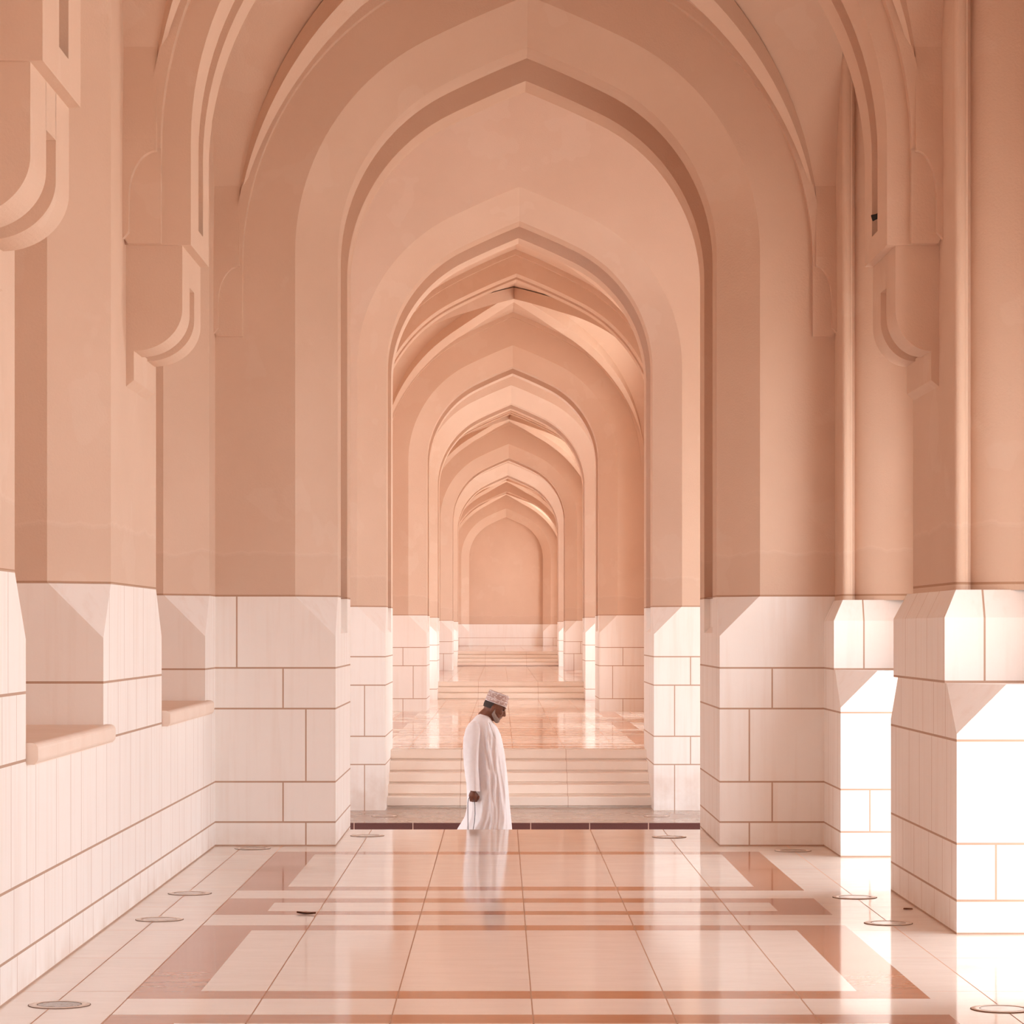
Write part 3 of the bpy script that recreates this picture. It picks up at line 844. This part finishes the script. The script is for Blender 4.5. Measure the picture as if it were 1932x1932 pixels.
for y, l, r, ry in fine:
    x0, z = PX(l, y); x1, _ = PX(r, y); cx, rx = (x0+x1)/2, (x1-x0)/2
    g = max(0, min(1, (y-1365)/230))
    row = []
    for k in range(N):
        t = 2*math.pi*k/N
        st = abs(math.sin(t))**.6
        rg = lambda v, q: (1-abs(math.sin(v)))**q                      # sharp ridges
        w = 1 + st*(g*(.16*rg(3.0*t+.9+.011*(y-1400), 1.8) + .09*rg(5.3*t+2.1-.007*(y-1430), 2.2) - .09)
              + .10*math.exp(-((y-1415)/48)**2)*(rg(3.4*t+(y-1380)*.026, 1.8)-.3) + .03*math.exp(-((y-1400)/60)**2)*math.sin(9*t+(y-1380)*.05))
        cs = math.cos(t); fold = 0
        if math.sin(t) < 0:
            for ya, sa, yb, sb, am in FOLDS:
                if ya-14 < y < yb+20:
                    x_ = (cs - (sa+(sb-sa)*(y-ya)/(yb-ya)))/.095
                    fold += am*(1-1.1*x_*x_)*math.exp(-x_*x_)*min(1, (y-ya+14)/26)*min(1, (yb+20-y)/26)
            fold *= abs(math.sin(t))**.5
        tilt = -.13*math.cos(t)*rx*max(0, 1-(y-1349)/22)          # collar tips forward
        row.append((cx+rx*w*math.cos(t), ry*w*math.sin(t)-fold, z+tilt*2.2))
    rows.append(row)
mb.grid(rows, close=True)
# collar: turn inward
inner = [((x-rows[0][0][0]*.5-rows[0][96][0]*.5)*.80 + (rows[0][0][0]+rows[0][96][0])*.5, y*.80, z-.004) for x, y, z in rows[0]]
mb.grid([rows[0], inner], close=True)
robe = mpart(mb, 'robe', M_ROBE)
def sleeve(yside, dx):
    mb = MB(); rows = []
    SL = [(1359, 896, .012, .170), (1362, 895.5, .034, .174), (1367, 894, .054, .180), (1375, 892.5, .068, .192), (1390, 890.5, .070, .212), (1410, 889.5, .066, .222), (1430, 890, .063, .229), (1450, 891, .060, .234), (1470, 893, .058, .238), (1489, 894.5, .056, .240)]
    f = []
    for a, b in zip(SL, SL[1:]):
        for i in range(4): f.append(lerp(a, b, i/4))
    f.append(SL[-1])
    for y, c, rx, cy in f:
        x, z = PX(c, y); row = []
        for k in range(40):
            t = 2*math.pi*k/40
            gg = min(1, (y-1359)/30); w = 1+gg*(.16*(1-abs(math.sin(1.5*t+.6+(y-1360)*.012)))**2 + .05*math.sin(5*t+(y-1360)*.05)*math.exp(-((y-1395)/40)**2))
            row.append((x+dx*min(1, (y-1362)/100)+rx*w*math.cos(t), yside*cy+min(.060, rx*1.0+.01)*w*math.sin(t), z + .10*rx*math.cos(t)*(-1 if y > 1485 else 0)))
        rows.append(row)
    mb.grid(rows, close=True)
    mb.grid([rows[-1], [(p[0]*.93+PX(894.5, 1489)[0]*.07+dx*.07, p[1]*.93+yside*.24*.07, p[2]+.012) for p in rows[-1]]], close=True)
    mb.face(rows[0], smooth=True)
    mpart(mb, 'sleeve', M_ROBE)
sleeve(-1, 0); sleeve(1, .05)
# neck tassel
mb = MB()
pts = []
for px, py, yy in ((923, 1362, -.135), (926, 1370, -.158), (929.5, 1379, -.163), (932, 1386, -.160), (934, 1392, -.155)):
    x, z = PX(px, py); pts.append((x, yy-.026, z))
tube(mb, pts, [.003, .003, .003, .007, .006], 10)
mpart(mb, 'tassel', M_TASS)
for s, ax in ((-1, .15), (1, -.14)):
    mb = MB(); x0 = sx+.03+(.02 if s < 0 else -.16)+(.10 if s < 0 else -.02)*.3
    mb.prism([(x0-.07, .004), (x0+.22, .004), (x0+.24, .012), (x0+.22, .020), (x0-.07, .022)], lambda a, b, d: (a, d, b), s*.09-.045, s*.09+.045)
    tube(mb, [(x0+.10, s*.09-.046, .02), (x0+.10, s*.09-.03, .066), (x0+.10, s*.09, .080), (x0+.10, s*.09+.03, .066), (x0+.10, s*.09+.046, .02)], [.008]*5, 8)
    mpart(mb, 'sandal', M_SHOE)
# cord held in the hand
cord = empty('cord', (XM, YM, ZR)); cord['label'] = 'thin dark cord hanging in a loop from the hand of the man'; cord['category'] = 'cord'
mb = MB()
pts = []
for px, py in ((887.5, 1500), (884.6, 1504), (883.4, 1512), (883.4, 1525), (883.6, 1545), (883.8, 1565), (885, 1580), (888, 1588), (891, 1580), (892.5, 1565), (895.5, 1548), (896.8, 1532), (896.4, 1515), (894.5, 1503)):
    x, z = PX(px, py); pts.append((x, -.285+.03*max(0, min(1, (1506-py)/6)), z))
tube(mb, pts, [.0030]*len(pts), 8)
o = mb.build('strand', M_CORD); o.parent = cord

# small bird in the slot of the right rib arch
M_BIRD = mat_plain('black_feathers', (0.012, 0.010, 0.010), (0.03, 0.025, 0.024), 90, .6)
bird = empty('bird', (XT+2.105, 17.56, 4.045)); bird['label'] = 'small dark bird tucked into the slot of the right-hand rib arch'; bird['category'] = 'bird'
mb = MB()
ball(mb, (0, 0, .105), (.040, .034, .030), Matrix.Rotation(math.radians(-40), 3, 'X'))
ball(mb, (.005, -.040, .135), (.018, .018, .018))
capsule(mb, (.005, -.056, .136), (.005, -.070, .132), .004, .0015)
tube(mb, [(-.03, .01, .115), (-.06, .035, .105), (-.085, .055, .098)], [(.018, .006), (.016, .005), (.020, .004)], 10)
capsule(mb, (-.02, .0, .09), (-.03, -.01, .06), .006, .004); capsule(mb, (.02, .0, .09), (.02, -.01, .06), .006, .004)
o = mb.build('bird_body', M_BIRD); o.parent = bird

# ================================================================== light, camera
w = bpy.data.worlds.new('sky'); S.world = w; w.use_nodes = True
bg = w.node_tree.nodes['Background']; bg.inputs[0].default_value = (.94, .97, 1.0, 1); bg.inputs[1].default_value = 2.1
sun = bpy.data.lights.new('sun', 'SUN'); sun.energy = 4.2; sun.angle = math.radians(.6); sun.color = (1, .94, .86)
so = bpy.data.objects.new('sun', sun); COL.objects.link(so)
sd = Vector((.32, -.17, .94))
so.rotation_euler = sd.to_track_quat('Z', 'Y').to_euler(); so.location = (10, 0, 20)

cam = bpy.data.cameras.new('camera'); co = bpy.data.objects.new('camera', cam); COL.objects.link(co)
co.location = (0, 0, CH); co.rotation_euler = (math.pi/2, 0, 0)
cam.sensor_fit = 'HORIZONTAL'; cam.sensor_width = 36; cam.lens = 36*F/1932
cam.shift_x = (966-VX)/1932; cam.shift_y = (VY-966)/1932
cam.clip_end = 500; cam.clip_start = .1
S.camera = co
S.view_settings.view_transform = 'Standard'; S.view_settings.look = 'None'
S.view_settings.exposure = 1.2; S.view_settings.gamma = 1; S.view_settings.use_curve_mapping = False
S.cycles.max_bounces = 14; S.cycles.diffuse_bounces = 10; S.cycles.glossy_bounces = 4
S.cycles.use_denoising = True; S.cycles.caustics_reflective = False
S.cycles.sample_clamp_indirect = 8
